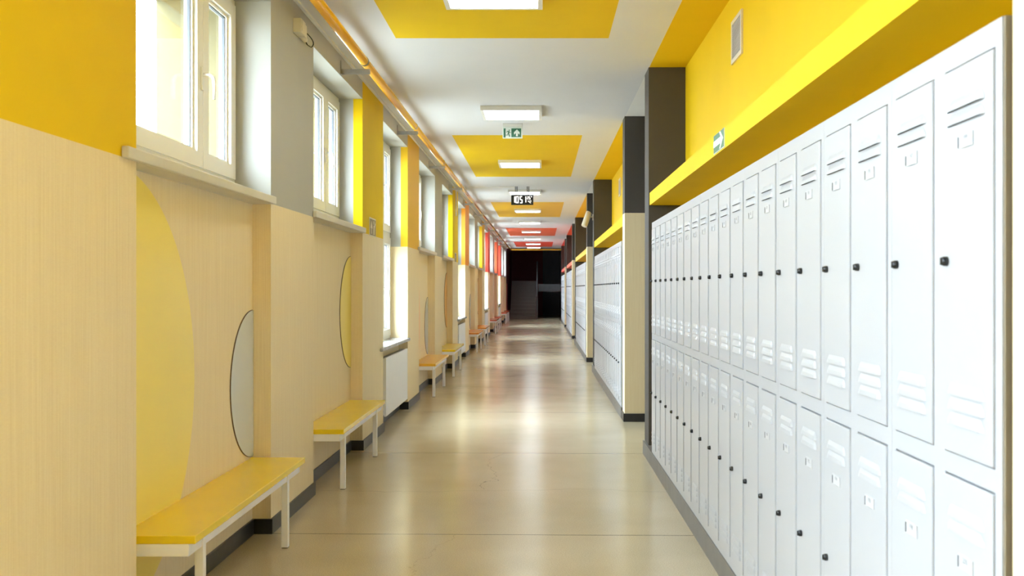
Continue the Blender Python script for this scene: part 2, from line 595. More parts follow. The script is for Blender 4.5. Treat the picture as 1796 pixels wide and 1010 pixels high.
def sash(parent, y0, y1, z0, z1, handle=None, hz=None):
    st, xi, xo = 0.085, XW + 0.012, XW - 0.055
    b = MB()
    for (a0, a1, c0, c1) in ((y0, y1, z0, z0 + 0.075), (y0, y1, z1 - 0.075, z1), (y0, y0 + st, z0 + 0.075, z1 - 0.075), (y1 - st, y1, z0 + 0.075, z1 - 0.075)):
        b.box(xo, xi, a0, a1, c0, c1, 'upvc')
    # stepped glazing bead with grey gasket
    g0, g1, h0, h1 = y0 + st, y1 - st, z0 + 0.075, z1 - 0.075
    for (d, xa, xb, mm) in ((0.016, xo + 0.012, xi - 0.02, 'upvc'), (0.021, xo + 0.02, xi - 0.03, 'gasket')):
        for (a0, a1, c0, c1) in ((g0, g1, h0, h0 + d), (g0, g1, h1 - d, h1), (g0, g0 + d, h0 + d, h1 - d), (g1 - d, g1, h0 + d, h1 - d)):
            b.box(xa, xb, a0, a1, c0, c1, mm)
    s = b.build('sash', parent)
    b = MB()
    b.box(XW - 0.03, XW - 0.024, g0 + 0.012, g1 - 0.012, h0 + 0.012, h1 - 0.012, 'glass')
    b.build('glass_pane', s)
    if handle is not None:
        hz = hz if hz else (z0 + z1) / 2
        yy = handle
        b = MB()
        b.bbox(xi, xi + 0.012, yy - 0.014, yy + 0.014, hz - 0.06, hz + 0.06, 'upvc', 0.004)
        x1 = xi + 0.012
        b.tube([(x1, yy, hz + 0.02), (x1 + 0.03, yy, hz + 0.02), (x1 + 0.045, yy, hz + 0.012), (x1 + 0.052, yy, hz - 0.005), (x1 + 0.055, yy + 0.002, hz - 0.05),
                (x1 + 0.052, yy + 0.003, hz - 0.105)], [0.009, 0.009, 0.0095, 0.010, 0.0085, 0.007], 'upvc', 10)
        b.build('window_handle', s)
    return s


def frame_boxes(b, y0, y1, z0, z1, wd=0.045):
    xi, xo = XW, XW - 0.07
    wb = 0.102 if z0 > 1.5 else wd
    b.box(xo, xi, y0, y1, z0, z0 + wb, 'upvc')
    b.box(xo, xi, y0, y1, z1 - wd, z1, 'upvc')
    b.box(xo, xi, y0, y0 + wd, z0 + wb, z1 - wd, 'upvc')
    b.box(xo, xi, y1 - wd, y1, z0 + wb, z1 - wd, 'upvc')


def sill_mesh(y0, y1, ztop, th, m, lap0, lap1, xf):
    b = MB()
    b.bbox(XP + 0.002, xf, y0 - lap0, y1 + lap1, ztop - th, ztop, m, 0.005)
    b.box(XW - 0.01, XP + 0.003, y0 + 0.002, y1 - 0.002, ztop - th, ztop, m)
    return b


def portal(y0, y1, z0, z1):
    l = bpy.data.lights.new('window_portal', 'AREA')
    l.shape = 'RECTANGLE'
    l.size = z1 - z0
    l.size_y = y1 - y0
    l.cycles.is_portal = True
    o = bpy.data.objects.new('window_portal', l)
    o.location = (XO - 0.01, (y0 + y1) / 2, (z0 + z1) / 2)
    o.rotation_euler = (0, -PI / 2, 0)
    C.objects.link(o)


WORDN = {-1: 'beside and behind the camera', 0: 'in the nearest yellow stretch', 1: 'in the second stretch', 2: 'in the third, orange stretch', 3: 'in the fourth, red stretch', 4: 'in the last stretch by the stairs'}
wn = 0
for (t, k, y0, y1) in niche_spans:
    wn += 1
    if t != 'R':
        zb, zt = 1.905, 3.02
        nm = {'N1': 'left of a grey pier', 'N2': 'right of a grey pier'}[t]
        r = thing('window_%d' % wn, 'short white two-sash window %s %s' % (nm, WORDN[k]), 'window', (XW, (y0 + y1) / 2, zb), kind='structure')
    else:
        zb, zt = 0.82, 3.02
        r = thing('window_%d' % wn, 'tall white window with transom above a radiator %s' % WORDN[k], 'window', (XW, (y0 + y1) / 2, zb), kind='structure')
    r.location = (0, 0, 0)
    b = MB()
    frame_boxes(b, y0, y1, zb, zt)
    if t == 'R':
        b.box(XW - 0.07, XW, y0 + 0.045, y1 - 0.045, 1.955, 2.045, 'upvc')
    b.build('window_frame', r)
    sp = y1 - 0.563
    if t != 'R':
        sash(r, y0 + 0.02, sp - 0.002, 2.005, 2.985, sp - 0.03, 2.455)
        sash(r, sp + 0.002, y1 - 0.02, 2.005, 2.985)
        sill_mesh(y0, y1, 1.911, 0.043, 'sill', 0.14 if t == 'N1' else 0.03, 0.012, -1.50).build('sill', r)
        portal(y0, y1, zb, zt)
    else:
        sash(r, y0 + 0.02, sp - 0.002, 2.03, 2.985, sp - 0.03, 2.5)
        sash(r, sp + 0.002, y1 - 0.02, 2.03, 2.985)
        sash(r, y0 + 0.02, sp - 0.002, 0.855, 1.97, sp - 0.03, 1.38)
        sash(r, sp + 0.002, y1 - 0.02, 0.855, 1.97)
        sill_mesh(y0, y1, 0.825, 0.036, 'marble', 0.2, 0.0, -1.50).build('sill', r)
        portal(y0, y1, zb, zt)

# ------------------------------------------------------------------ right wall
b = MB()
segs = [(YBACK, 1.595, 'yellow'), (1.855, 8.1, 'yellow'), (8.4, 10.4, 'dark'), (10.67, 16.45, 'yellow'), (16.75, 18.8, 'dark'), (19.07, 25.2, 'amber'), (25.5, 27.6, 'dark'),
        (27.87, 33.6, 'redorange'), (33.9, 36.0, 'dark'), (36.27, 42.0, 'red'), (42.3, YEND, 'dark')]
lab = 0
for (y0, y1, col) in segs:
    b = MB()
    b.box(XB, XB + 0.25, y0 - 0.15, y1 + 0.15, 0, CEIL, col)
    lab += 1
    struct('wall_right', b, '%s back wall of the locker side, stretch %d counted from the camera' % (COLWORD.get(col, 'dark grey'), lab), 'wall')
# piers
for i, y in enumerate(PA):
    b = MB()
    b.box(XQ, XB, y, y + 0.3, 0, CEIL, 'dark')
    struct('wall_right', b, 'plain dark grey pier at the far end of the %s locker row' % ORD[i], 'wall')
for i, (ya, yb) in enumerate([(1.595, 1.855)] + [(y, y + 0.27) for y in PB]):
    b = MB()
    b.box(XQ, XB, ya, yb, 0, ZG, 'paper')
    b.box(XQ, XB, ya, yb, ZG, CEIL, 'dark')
    struct('wall_right', b, 'pier with beige wallpaper below dark grey, at the near end of the %s locker row' % ORD[i], 'wall')
    b = MB()
    b.box(XQ - 0.014, XB, ya - 0.014, ya, 0, 0.085, 'black')
    b.box(XQ - 0.014, XQ, ya, yb, 0, 0.085, 'black')
    struct('baseboard_right', b, 'black skirting around the beige pier before the %s locker row' % ORD[i], 'skirting')
# plinths under the lockers and shelves above them
for i, (y0, y1) in enumerate([(1.855, 8.4), (10.67, 16.75), (19.07, 25.5), (27.87, 33.9), (36.27, 42.3)]):
    b = MB()
    ya = PA[i]
    b.box(XQ - 0.017, XB, y0, ya, 0, 0.115, 'plinth')
    b.box(XQ - 0.017, XQ, ya, y1, 0, 0.115, 'plinth')
    struct('trim_%d' % (i + 1), b, 'grey plinth on the floor below the %s locker row' % ORD[i], 'plinth')
    col = ['yellow', 'yellow', 'amber', 'redorange', 'red'][i]
    b = MB()
    b.box(XQ + 0.008, XB, y0, ya, 2.067, 2.168, col)
    struct('trim_%d' % (i + 6), b, '%s painted boxed ledge above the %s locker row' % (COLWORD[col], ORD[i]), 'ledge')

# ends
b = MB()
b.box(-2.2, 1.6, YBACK - 0.3, YBACK, 0, CEIL, 'white_wall')
struct('wall_back', b, 'white wall closing the corridor behind the camera', 'wall')
# dark stair hall past the corridor
b = MB()
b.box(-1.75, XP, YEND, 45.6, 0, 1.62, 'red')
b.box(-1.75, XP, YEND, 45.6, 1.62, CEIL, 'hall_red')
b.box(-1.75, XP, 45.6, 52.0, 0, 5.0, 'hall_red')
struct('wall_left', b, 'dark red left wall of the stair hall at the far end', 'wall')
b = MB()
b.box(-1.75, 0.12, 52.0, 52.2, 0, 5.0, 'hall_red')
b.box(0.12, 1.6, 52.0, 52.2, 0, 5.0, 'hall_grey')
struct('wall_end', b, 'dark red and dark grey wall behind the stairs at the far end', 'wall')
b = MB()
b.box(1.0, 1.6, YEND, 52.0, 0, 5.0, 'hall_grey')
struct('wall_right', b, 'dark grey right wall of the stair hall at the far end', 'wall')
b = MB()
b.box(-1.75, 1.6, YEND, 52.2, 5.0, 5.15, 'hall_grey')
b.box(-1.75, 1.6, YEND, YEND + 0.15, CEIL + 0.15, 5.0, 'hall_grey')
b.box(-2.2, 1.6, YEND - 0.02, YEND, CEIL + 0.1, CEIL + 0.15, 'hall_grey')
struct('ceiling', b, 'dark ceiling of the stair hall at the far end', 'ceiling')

# ------------------------------------------------------------------ THINGS: staircase
t = thing('staircase', 'dark stone stairs rising in the unlit hall at the corridor end', 'stairs', (-0.78, 45.0, 0))
b = MB()
prof = [(0.0, 0.0)]
for i in range(11):
    prof += [(i * 0.3, (i + 1) * 0.16), ((i + 1) * 0.3, (i + 1) * 0.16)]
prof += [(3.3 + 1.4, 1.76), (3.3 + 1.4, 1.5), (3.3, 1.5), (0.5, 0.0)]
b.prism(prof, 0, -0.6, 0.56, 'stair')
b.build('steps', t)
b = MB()
b.box(0.58, 0.66, 0.0, 0.08, 0, 1.0, 'hall_grey')
b.tube([(0.62, 0.04, 1.0), (0.62, 3.3, 2.7)], 0.03, 'hall_grey', 10)
for i in range(10):
    b.tube([(0.62, 0.3 + i * 0.3, 0.16 * (i + 1) * 0.9), (0.62, 0.3 + i * 0.3, 1.13 + i * 0.1565)], 0.012, 'hall_grey', 6)
b.build('railing', t)
b = MB()
b.box(0.68, 1.72, 1.6, 3.6, 1.25, 1.6, 'hall_grey')
b.build('landing_slab', t)

# ------------------------------------------------------------------ lockers


def louver(b, y0, y1, zu, x, m, h=0.024, d=0.0072):
    """pressed louver, open underneath; zu = lower lip height, x = door face (faces -x)"""
    n = 5
    pts = []
    t = 0.02
    ring_lip = [(x - 0.0005, y0, zu), (x - d * 0.8, y0 + t * 0.45, zu), (x - d, y0 + t, zu), (x - d, y1 - t, zu), (x - d * 0.8, y1 - t * 0.45, zu), (x - 0.0005, y1, zu)]
    ring_mid = [(x - 0.0005, y0 + 0.003, zu + h * 0.45), (x - d * 0.5, y0 + t * 0.55, zu + h * 0.45), (x - d * 0.75, y0 + t, zu + h * 0.5), (x - d * 0.75, y1 - t, zu + h * 0.5),
                (x - d * 0.5, y1 - t * 0.55, zu + h * 0.45), (x - 0.0005, y1 - 0.003, zu + h * 0.45)]
    ring_top = [(x - 0.0005, y0 + 0.012, zu + h * 0.85), (x - 0.0005, y0 + t * 0.8, zu + h * 0.95), (x - 0.0005, y0 + t, zu + h), (x - 0.0005, y1 - t, zu + h), (x - 0.0005, y1 - t * 0.8, zu + h * 0.95), (x - 0.0005, y1 - 0.012, zu + h * 0.85)]
    for ra, rb in ((ring_lip, ring_mid), (ring_mid, ring_top)):
        for i in range(n):
            b.face([ra[i], ra[i + 1], rb[i + 1], rb[i]], m, True)
    b.face(ring_lip, 'gap')


UD = 0.30                        # locker depth
def locker_body():
    b = MB()
    x0, x1 = -UD / 2, UD / 2     # local: front is -x
    y0, y1, z1 = 0.0005, UNIT - 0.0005, 1.788
    b.box(x0 + 0.016, x1, y0, y1, 0, z1, 'locker')
    f = x0 + 0.016
    DY = [(0.03, 0.265), (0.325, 0.56)]
    for (a, c) in ((y0, 0.03 - 0.001), (0.265 + 0.001, 0.325 - 0.001), (0.56 + 0.001, y1)):
        b.box(x0, f, a, c, 0, z1, 'locker')
    for (a, c) in DY:
        for (p, q) in ((0, 0.045 - 0.003), (0.880 + 0.004, 0.931 - 0.003), (1.734 + 0.004, z1)):
            b.box(x0, f, a - 0.001, c + 0.001, p, q, 'locker')
    return b


def locker_door(ya, yb, za, zb):
    """door local to the unit; hinge on the near side, lock by the far edge"""
    b = MB()
    b.bbox(-UD / 2 - 0.005, -UD / 2 + 0.012, ya, yb, za, zb, 'locker', 0.0025, 2)
    return b


LOCK = {}
t0 = thing('locker_cabinet', '', 'locker', (0, 0, 0))
b0 = locker_body()
body_me = b0.mesh('cabinet_body')
door_me, lock_me, card_me = {}, {}, {}
DOORS = [(0.03, 0.265, 0.934 - 0.003, 1.734, True), (0.325, 0.56, 0.931, 1.734, True), (0.03, 0.265, 0.045, 0.880, False), (0.325, 0.56, 0.045, 0.880, False)]
bpy.data.objects.remove(t0)


def make_door_mesh(ya, yb, za, zb, upper):
    b = locker_door(ya, yb, za, zb)
    x = -UD / 2 - 0.005
    c0, c1 = ya + 0.032, yb - 0.027
    if upper:
        zs = [1.761 - 0.115, 1.731 - 0.115, 1.169 - 0.115, 1.138 - 0.115, 1.107 - 0.115]
    else:
        zs = [0.914 - 0.115, 0.884 - 0.115, 0.272 - 0.115, 0.242 - 0.115, 0.212 - 0.115]
    for z in zs:
        louver(b, c0, c1, z, x, 'locker')
    return b.mesh('door')


def make_lock_mesh(yb, z):
    x = -UD / 2 - 0.005
    b = MB()
    y = yb - 0.022
    b.tube([(x, y, z), (x - 0.006, y, z), (x - 0.011, y, z), (x - 0.013, y, z)], [0.0105, 0.0105, 0.009, 0.005], 'knob', 14)
    b.bbox(x - 0.0150, x - 0.009, y - 0.003, y + 0.003, z - 0.008, z + 0.008, 'knob', 0.0015)
    return b.mesh('lock')


FONT_CACHE = {}


def text_mesh_polys(txt):
    if txt in FONT_CACHE:
        return FONT_CACHE[txt]
    cu = bpy.data.curves.new('txt', 'FONT')
    cu.body = txt
    cu.size = 1.0
    cu.align_x = 'CENTER'
    cu.resolution_u = 2
    ob = bpy.data.objects.new('txt', cu)
    C.objects.link(ob)
    dg = bpy.context.evaluated_depsgraph_get()
    me = bpy.data.meshes.new_from_object(ob.evaluated_get(dg))
    vs = [tuple(v.co) for v in me.vertices]
    fs = [tuple(p.vertices) for p in me.polygons]
    bpy.data.objects.remove(ob)
    bpy.data.meshes.remove(me)
    bpy.data.curves.remove(cu)
    FONT_CACHE[txt] = (vs, fs)
    return vs, fs


def make_card_mesh(ya, yb, zc, txt):
    x = -UD / 2 - 0.005
    b = MB()
    yc = (ya + yb) / 2
    b.box(x - 0.0025, x, yc - 0.034, yc + 0.034, zc - 0.0125, zc + 0.0165, 'card')
    # raised holder lips: dark slot at the far end, thin lip below
    b.box(x - 0.0040, x - 0.0025, yc + 0.030, yc + 0.033, zc - 0.011, zc + 0.012, 'print')
    b.box(x - 0.0040, x - 0.0025, yc - 0.026, yc + 0.012, zc - 0.0125, zc - 0.0115, 'grille')
    if txt:
        vs, fs = text_mesh_polys(txt)
        s = 0.0165
        for f in fs:
            b.face([(x - 0.0028, yc - vs[i][0] * s, zc + 0.002 + vs[i][1] * s) for i in f], 'print')
    return b


for i, (ya, yb, za, zb, up) in enumerate(DOORS):
    door_me[i] = make_door_mesh(ya, yb, za, zb, up)
    lock_me[i] = make_lock_mesh(yb, (1.448 if up else 0.580) - 0.115)
    card_me[i] = make_card_mesh(ya, yb, (1.69 if up else 0.828) - 0.115, None).mesh('number_card')


def link(name, me, parent):
    o = bpy.data.objects.new(name, me)
    C.objects.link(o)
    o.parent = parent
    return o


proto = None
for r, (ys0, n) in enumerate(ROWS):
    for u in range(n):
        lbl = 'white four-door locker cabinet, %s from near end of the %s row' % (ORD[u], ['nearest', 'second', 'third', 'fourth', 'farthest'][r])
        if u == 0 and r == 0:
            lbl = 'white four-door locker cabinet at the near end of the nearest row, beside the cream pier'
        if u == n - 1:
            lbl = 'white four-door locker cabinet at far end of %s row, before the dark pier' % ['nearest', 'second', 'third', 'fourth', 'farthest'][r]
        loc = (XL + UD / 2, ys0 + u * UNIT, 0.115)
        if proto is None or r == 0:
            t = thing('locker_cabinet', lbl, 'locker', loc, 'lockers of the nearest row')
            link('cabinet_body', body_me, t)
            for i in range(4):
                d = link('door', door_me[i], t)
                link('lock', lock_me[i], d)
                num = str(200 - (u * 4 + (i % 2) * 2 + (0 if i >= 2 else 1)))
                dd = DOORS[i]
                cm = make_card_mesh(dd[0], dd[1], (1.69 if dd[4] else 0.828) - 0.115, num).mesh('number_card')
                link('number_card', cm, d)
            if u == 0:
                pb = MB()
                pb.box(-UD / 2 + 0.003, UD / 2, -0.006, 0.0, 0, 1.788, 'shadepanel')  # added panel; its brown paints the shade between row end and pier
                pb.build('shade_panel', t, 'brown panel standing in for shade on the locker side')
                proto = thing('locker_cabinet', 'x', 'locker', loc)
                link('cabinet_body', body_me, proto)
                for i in range(4):
                    d = link('door', door_me[i], proto)
                    link('lock', lock_me[i], d)
                    link('number_card', card_me[i], d)
        else:
            t = copy_tree(proto)
            t.location = loc
            tag(t, lbl, 'locker', 'lockers of the %s row' % ['nearest', 'second', 'third', 'fourth', 'farthest'][r])
for ch in list(proto.children):
    for g in list(ch.children):
        bpy.data.objects.remove(g)
    bpy.data.objects.remove(ch)
bpy.data.objects.remove(proto)

# ------------------------------------------------------------------ benches
LB = 1.79
seat_me = {}
for key in ('yellow', 'amber', 'orange', 'red'):
    b = MB()
    b.bbox(0.0, 0.302, 0, LB, 0.405, 0.437, 'seat_' + key, 0.003)
    seat_me[key] = b.mesh('seat')
b = MB()
fr = [(0.02, 0.275, 0.0, 0.03), (0.02, 0.275, LB - 0.05, LB - 0.02)]
for (x0, x1, y0, y1) in fr:
    b.bbox(x0, x1, y0 + 0.004, y1 + 0.004, 0.356, 0.405, 'bwhite', 0.002)
b.bbox(0.245, 0.275, 0.0345, LB - 0.0465, 0.356, 0.405, 'bwhite', 0.002)
b.bbox(0.012, 0.04, 0.0345, LB - 0.0465, 0.356, 0.405, 'bwhite', 0.002)
frame_me = b.mesh('frame')
leg_me = []
for y in (0.155, 1.49):
    b = MB()
    b.bbox(0.245, 0.280, y, y + 0.035, 0.004, 0.400, 'bwhite', 0.002)
    b.box(0.247, 0.278, y + 0.002, y + 0.033, 0.0, 0.004, 'knob')
    leg_me.append(b.mesh('leg'))
BCOL = {0: 'yellow', 1: 'yellow', 2: 'amber', 3: 'yellow', 4: 'orange', 5: 'orange', 6: 'red', 7: 'red', 8: 'red', 9: 'red'}
bi = 0
bench_word = ['nearest bench, under the big yellow half disc', 'second bench, just before the nearest radiator', 'third bench, just past the nearest radiator', 'fourth bench, before the second radiator',
              'fifth bench, just past the second radiator', 'sixth bench, before the third radiator', 'seventh bench, just past the third radiator', 'eighth bench, before the last radiator',
              'ninth bench, past the last radiator', 'last bench, beside the dark stair hall']
for k in range(0, 5):
    for j in (0, 1):
        col = BCOL[bi]
        y0 = wcell(k) + (0.068 if j == 0 else 2.962)
        t = thing('bench', '%s topped wall bench with white frame, %s' % (COLWORD[col], bench_word[bi]), 'bench', (XN + 0.002, y0, 0), 'benches along the window wall')
        link('seat', seat_me[col], t)
        link('frame', frame_me, t)
        for l in leg_me:
            link('leg', l, t)
        bi += 1

# ------------------------------------------------------------------ half discs on the niche walls


def disc_pts(yc, zc, r, ya, yb, zlo=0.09, zhi=1.866):
    pts = []
    n = 120
    for i in range(n):
        a = 2 * PI * i / n
        y = yc + r * math.cos(a)
        z = zc + r * math.sin(a)
        y = min(max(y, ya), yb)
        z = min(max(z, zlo), zhi)
        if not pts or (abs(pts[-1][0] - y) + abs(pts[-1][1] - z)) > 1e-5:
            pts.append((y, z))
    return pts


for k in range(0, 5):
    a = wcell(k)
    c1 = ['disc_yellow', 'disc_orange', 'disc_orange', 'disc_orange', 'disc_orange'][k]
    w1 = {'disc_yellow': 'yellow', 'disc_orange': 'orange'}[c1]
    st = ['nearest', 'second', 'third', 'fourth', 'last'][k]
    # narrow dark edge ring behind each disc
    for (nm, yc, zc, r, m, lb, ya, yb) in (
            ('wall_disc', a + 0.02, 0.98, 0.895, c1, 'big %s half disc on wall behind the bench in the %s stretch' % (w1, st), a + 0.001, a + 1.8),
            ('wall_disc', a + 1.88, 0.855, 0.412, 'disc_grey', 'pale grey half disc beside the grey pier in the %s stretch' % st, a + 0.5, a + 1.879),
            ('wall_disc', a + 4.80, 1.19, 0.475, c1, 'smaller %s half disc beside the painted pier in the %s stretch' % (w1, st), a + 3.2, a + 4.789)):
        if k == 4 and yc > a + 4: continue
        t = thing(nm, lb, 'wall panel', (XN, yc, zc), 'half discs on the niche walls')
        t.location = (0, 0, 0)
        b = MB()
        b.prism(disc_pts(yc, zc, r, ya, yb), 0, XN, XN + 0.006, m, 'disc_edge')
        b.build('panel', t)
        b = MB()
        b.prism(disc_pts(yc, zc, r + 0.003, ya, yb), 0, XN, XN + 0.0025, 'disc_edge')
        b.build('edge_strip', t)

# ------------------------------------------------------------------ radiators
rk = 0
for (tt, k, y0, y1) in niche_spans:
    if tt != 'R' or k < 0: continue
    t = thing('radiator', 'white panel radiator under the %s tall window' % ['nearest', 'second', 'third', 'farthest'][rk], 'radiator', (0, 0, 0), 'radiators below the tall windows')
    rk += 1
    ya, yb = y0 + 0.14, y1 - 0.06
    b = MB()
    b.bbox(-1.545, -1.522, ya + 0.004, yb - 0.004, 0.125, 0.705, 'radiator', 0.006, 3)
    b.bbox(-1.612, -1.592, ya + 0.004, yb - 0.004, 0.135, 0.695, 'radiator', 0.006, 2)
    b.build('panel', t)
    b = MB()
    b.box(-1.612, -1.524, ya, ya + 0.004, 0.14, 0.70, 'radiator')
    b.build('side_panel', t)
    b = MB()
    b.box(-1.612, -1.524, yb - 0.004, yb, 0.14, 0.70, 'radiator')
    b.build('side_panel', t)
    b = MB()
    n = 60
    for i in range(n):
        yy = ya + 0.01 + (yb - ya - 0.02) * i / n
        b.box(-1.590, -1.547, yy, yy + 0.012, 0.696, 0.702, 'grille')
    b.box(-1.590, -1.547, ya + 0.004, yb - 0.004, 0.690, 0.696, 'grille')
    b.build('grille', t, 'grey slotted top grille')
    b = MB()
    b.tube([(-1.56, ya + 0.001, 0.16), (-1.56, ya - 0.045, 0.16)], 0.012, 'radiator', 10)
    b.tube([(-1.56, ya - 0.035, 0.10), (-1.56, ya - 0.035, 0.19), (-1.56, ya - 0.035, 0.20)], [0.014, 0.016, 0.010], 'chrome', 10)
    b.build('valve', t, 'small chrome valve')
    b = MB()
    b.tube([(-1.56, ya - 0.035, 0.10), (-1.56, ya - 0.035, 0.0)], 0.009, 'radiator', 10)
    b.build('supply_pipe', t)
    for yy in (ya + 0.3, yb - 0.3):
        b = MB()
        b.box(XN + 0.001, -1.612, yy, yy + 0.03, 0.2, 0.66, 'radiator')
        b.build('wall_bracket', t)

# ------------------------------------------------------------------ yellow pipe below the ceiling
PX, PZ, PR = -1.33, 3.103, 0.034
t = thing('gas_pipe', 'long glossy yellow pipe below the ceiling along the window wall, turning across the corridor end', 'pipe')
b = MB()
pts = [(PX, YBACK + 0.01, PZ), (PX, 20, PZ), (PX, 43.7, PZ)]
for i in range(1, 7):
    a = PI / 2 * i / 6
    pts.append((PX + 0.15 * (1 - math.cos(a)), 43.7 + 0.15 * math.sin(a), PZ))
pts += [(XQ - 0.02, 43.85, PZ), (XB - 0.005, 43.85, PZ)]
b.tube(pts, PR, 'pipe', 24)
b.build('pipe', t)
for i in range(-1, 14):
    y = 1.5 + 3.0 * i
    b = MB()
    b.tube([(PX, y - 0.02, PZ), (PX, y + 0.02, PZ)], PR + 0.003, 'ring', 24)
    b.build('clamp_ring', t, 'brown clamp ring')
    b = MB()
    yy = y + 0.14
    b.box(XP, XP + 0.006, yy - 0.025, yy + 0.025, 3.03, 3.135, 'galv')
    b.box(XP + 0.006, PX + 0.02, yy - 0.02, yy + 0.02, PZ - PR - 0.006, PZ - PR, 'galv')
    b.box(XP + 0.006, PX + 0.02, yy - 0.02, yy - 0.016, PZ - PR - 0.032, PZ - PR - 0.006, 'galv')
    b.box(XP + 0.006, PX + 0.02, yy + 0.016, yy + 0.02, PZ - PR - 0.032, PZ - PR - 0.006, 'galv')
    b.build('bracket', t, 'galvanised steel bracket')
b = MB()
b.box(XP, XP + 0.022, YBACK + 0.01, YEND - 0.4, CEIL - 0.017, CEIL - 0.001, 'white_wall')
tag(b.build('cable_trunking'), 'thin white cable trunking in the corner between window wall and ceiling', 'cable trunking')
b = MB()
b.box(PX + 0.05, -0.46, 17.60, 17.615, CEIL - 0.012, CEIL, 'lamp_frame')
tag(b.build('cable_trunking'), 'thin white cable trunking across the ceiling to the hanging clock', 'cable trunking')
b = MB()
b.box(XP, XP + 0.02, 17.92, 17.97, 2.70, 3.17, 'lamp_frame')
tag(b.build('cable_trunking'), 'short upright white cable trunking high on the yellow pier before the second radiator', 'cable trunking')

# ------------------------------------------------------------------ ceiling lights
LY = [-2.3, 1.84, 5.97, 10.10, 14.22, 18.4, 22.75, 26.8, 31.1, 35.5, 39.6, 43.0]  # first two are unseen lamps added to brighten the near end
LWORD = ['unseen extra on the yellow field behind the camera', 'unseen extra on white ceiling above the camera', 'nearest ceiling light, on the first yellow ceiling field', 'second ceiling light, on white ceiling before the exit sign', 'third ceiling light, on the second yellow ceiling field', 'fourth ceiling light, just behind the hanging clock',
         'fifth ceiling light, on the amber ceiling field', 'sixth ceiling light, on white past the amber field', 'seventh ceiling light, on the vermilion ceiling field',
         'eighth ceiling light, on white between the two red fields', 'ninth ceiling light, on the farthest red field', 'farthest ceiling light, last before the stair hall']
b = MB()
s = 0.303
b.box(-s, s, -s, s, -0.004, 0.0, 'lamp_frame')
b.box(-s, s, -s, -s + 0.03, -0.044, -0.004, 'lamp_frame')
b.box(-s, s, s - 0.03, s, -0.044, -0.004, 'lamp_frame')
b.box(-s, -s + 0.03, -s + 0.03, s - 0.03, -0.044, -0.004, 'lamp_frame')
b.box(s - 0.03, s, -s + 0.03, s - 0.03, -0.044, -0.004, 'lamp_frame')
lf = b.mesh('lamp_frame')
b = MB()
b.box(-s + 0.03, s - 0.03, -s + 0.03, s - 0.03, -0.041, -0.006, 'lamp')
ld = b.mesh('diffuser')
for i, y in enumerate(LY):
    t = thing('ceiling_light', 'square white panel lamp, ' + LWORD[i], 'ceiling light', (-0.29, y, CEIL), 'ceiling lights along the corridor')
    link('lamp_frame', lf, t)
    link('diffuser', ld, t)

# ------------------------------------------------------------------ exit sign
t = thing('exit_sign', 'green running figure and up arrow exit sign hanging from the ceiling', 'exit sign', (-0.305, 10.86, CEIL))
b = MB()
b.bbox(-0.108, 0.108, -0.02, 0.02, -0.036, 0.0, 'lamp_frame', 0.004)
b.build('ceiling_mount', t)
b = MB()
b.bbox(-0.108, 0.108, -0.008, 0.008, -0.163, -0.036, 'pale', 0.003)
b.build('sign_plate', t)
yf = -0.0085
U = lambda px: -0.108 + 0.216 * (px - 290) / (1195 - 290)
V = lambda py: -0.036 - 0.127 * (py - 325) / (830 - 325)
P = lambda l: [(U(a), V(c)) for a, c in l]
b = MB()
b.prism(P([(335, 400), (425, 400), (425, 795), (335, 795)]), 1, yf - 0.0012, yf + 0.001, 'green')
b.prism(P([(690, 400), (1135, 400), (1135, 780), (690, 780)]), 1, yf - 0.0012, yf + 0.001, 'green')
b.build('green_field', t, 'green field')
b = MB()
b.prism(P([(945, 440), (1068, 570), (1060, 670), (985, 600), (985, 740), (900, 740), (900, 600), (815, 670), (808, 570)]), 1, yf - 0.0024, yf - 0.0012, 'pale')
b.build('arrow', t, 'white up arrow')
b = MB()
q = yf - 0.0014
b.prism(P([(590 + 26 * math.cos(i * PI / 6), 480 + 28 * math.sin(i * PI / 6)) for i in range(12)]), 1, q, q + 0.002, 'green')
for l in ([(500, 510), (600, 520), (615, 545), (585, 610), (530, 600), (545, 550), (500, 545)],
          [(500, 512), (510, 540), (478, 580), (458, 575)],
          [(590, 530), (620, 560), (672, 570), (670, 588), (610, 582)],
          [(528, 590), (560, 600), (530, 700), (425, 702), (425, 682), (510, 680)],
          [(545, 595), (590, 600), (600, 660), (638, 750), (605, 770), (560, 690)]):
    b.prism(P(l), 1, q, q + 0.002, 'green')
b.build('running_figure', t, 'dark green running figure')

# ------------------------------------------------------------------ digital clock
CY = 17.56
t = thing('digital_clock', 'black digital clock with white digits hanging on two straps', 'clock', (-0.322, CY, CEIL))
b = MB()
b.bbox(-0.195, 0.195, -0.03, 0.03, -0.325, -0.150, 'clockcase', 0.004)
b.build('case', t)
for xc in (-0.105, 0.102):
    b = MB()
    b.box(xc - 0.022, xc - 0.013, -0.003, 0.003, -0.150, 0.0, 'strap')
    b.box(xc + 0.013, xc + 0.022, -0.003, 0.003, -0.150, 0.0, 'strap')
    for i in range(8):
        z = -0.150 + i * 0.0195
        b.box(xc - 0.013, xc + 0.013, -0.003, 0.003, z, z + 0.009, 'strap')
    b.build('hanging_strap', t, 'dark perforated steel strap')
U2 = lambda px: -0.195 + 0.39 * (px - 315) / (1105 - 315)
V2 = lambda py: -0.150 - 0.175 * (py - 492) / (850 - 492)
SEG = {'0': 'abcdef', '1': 'bc', '5': 'acdfg', '2': 'abdeg', '6': 'acdefg', '4': 'bcfg'}


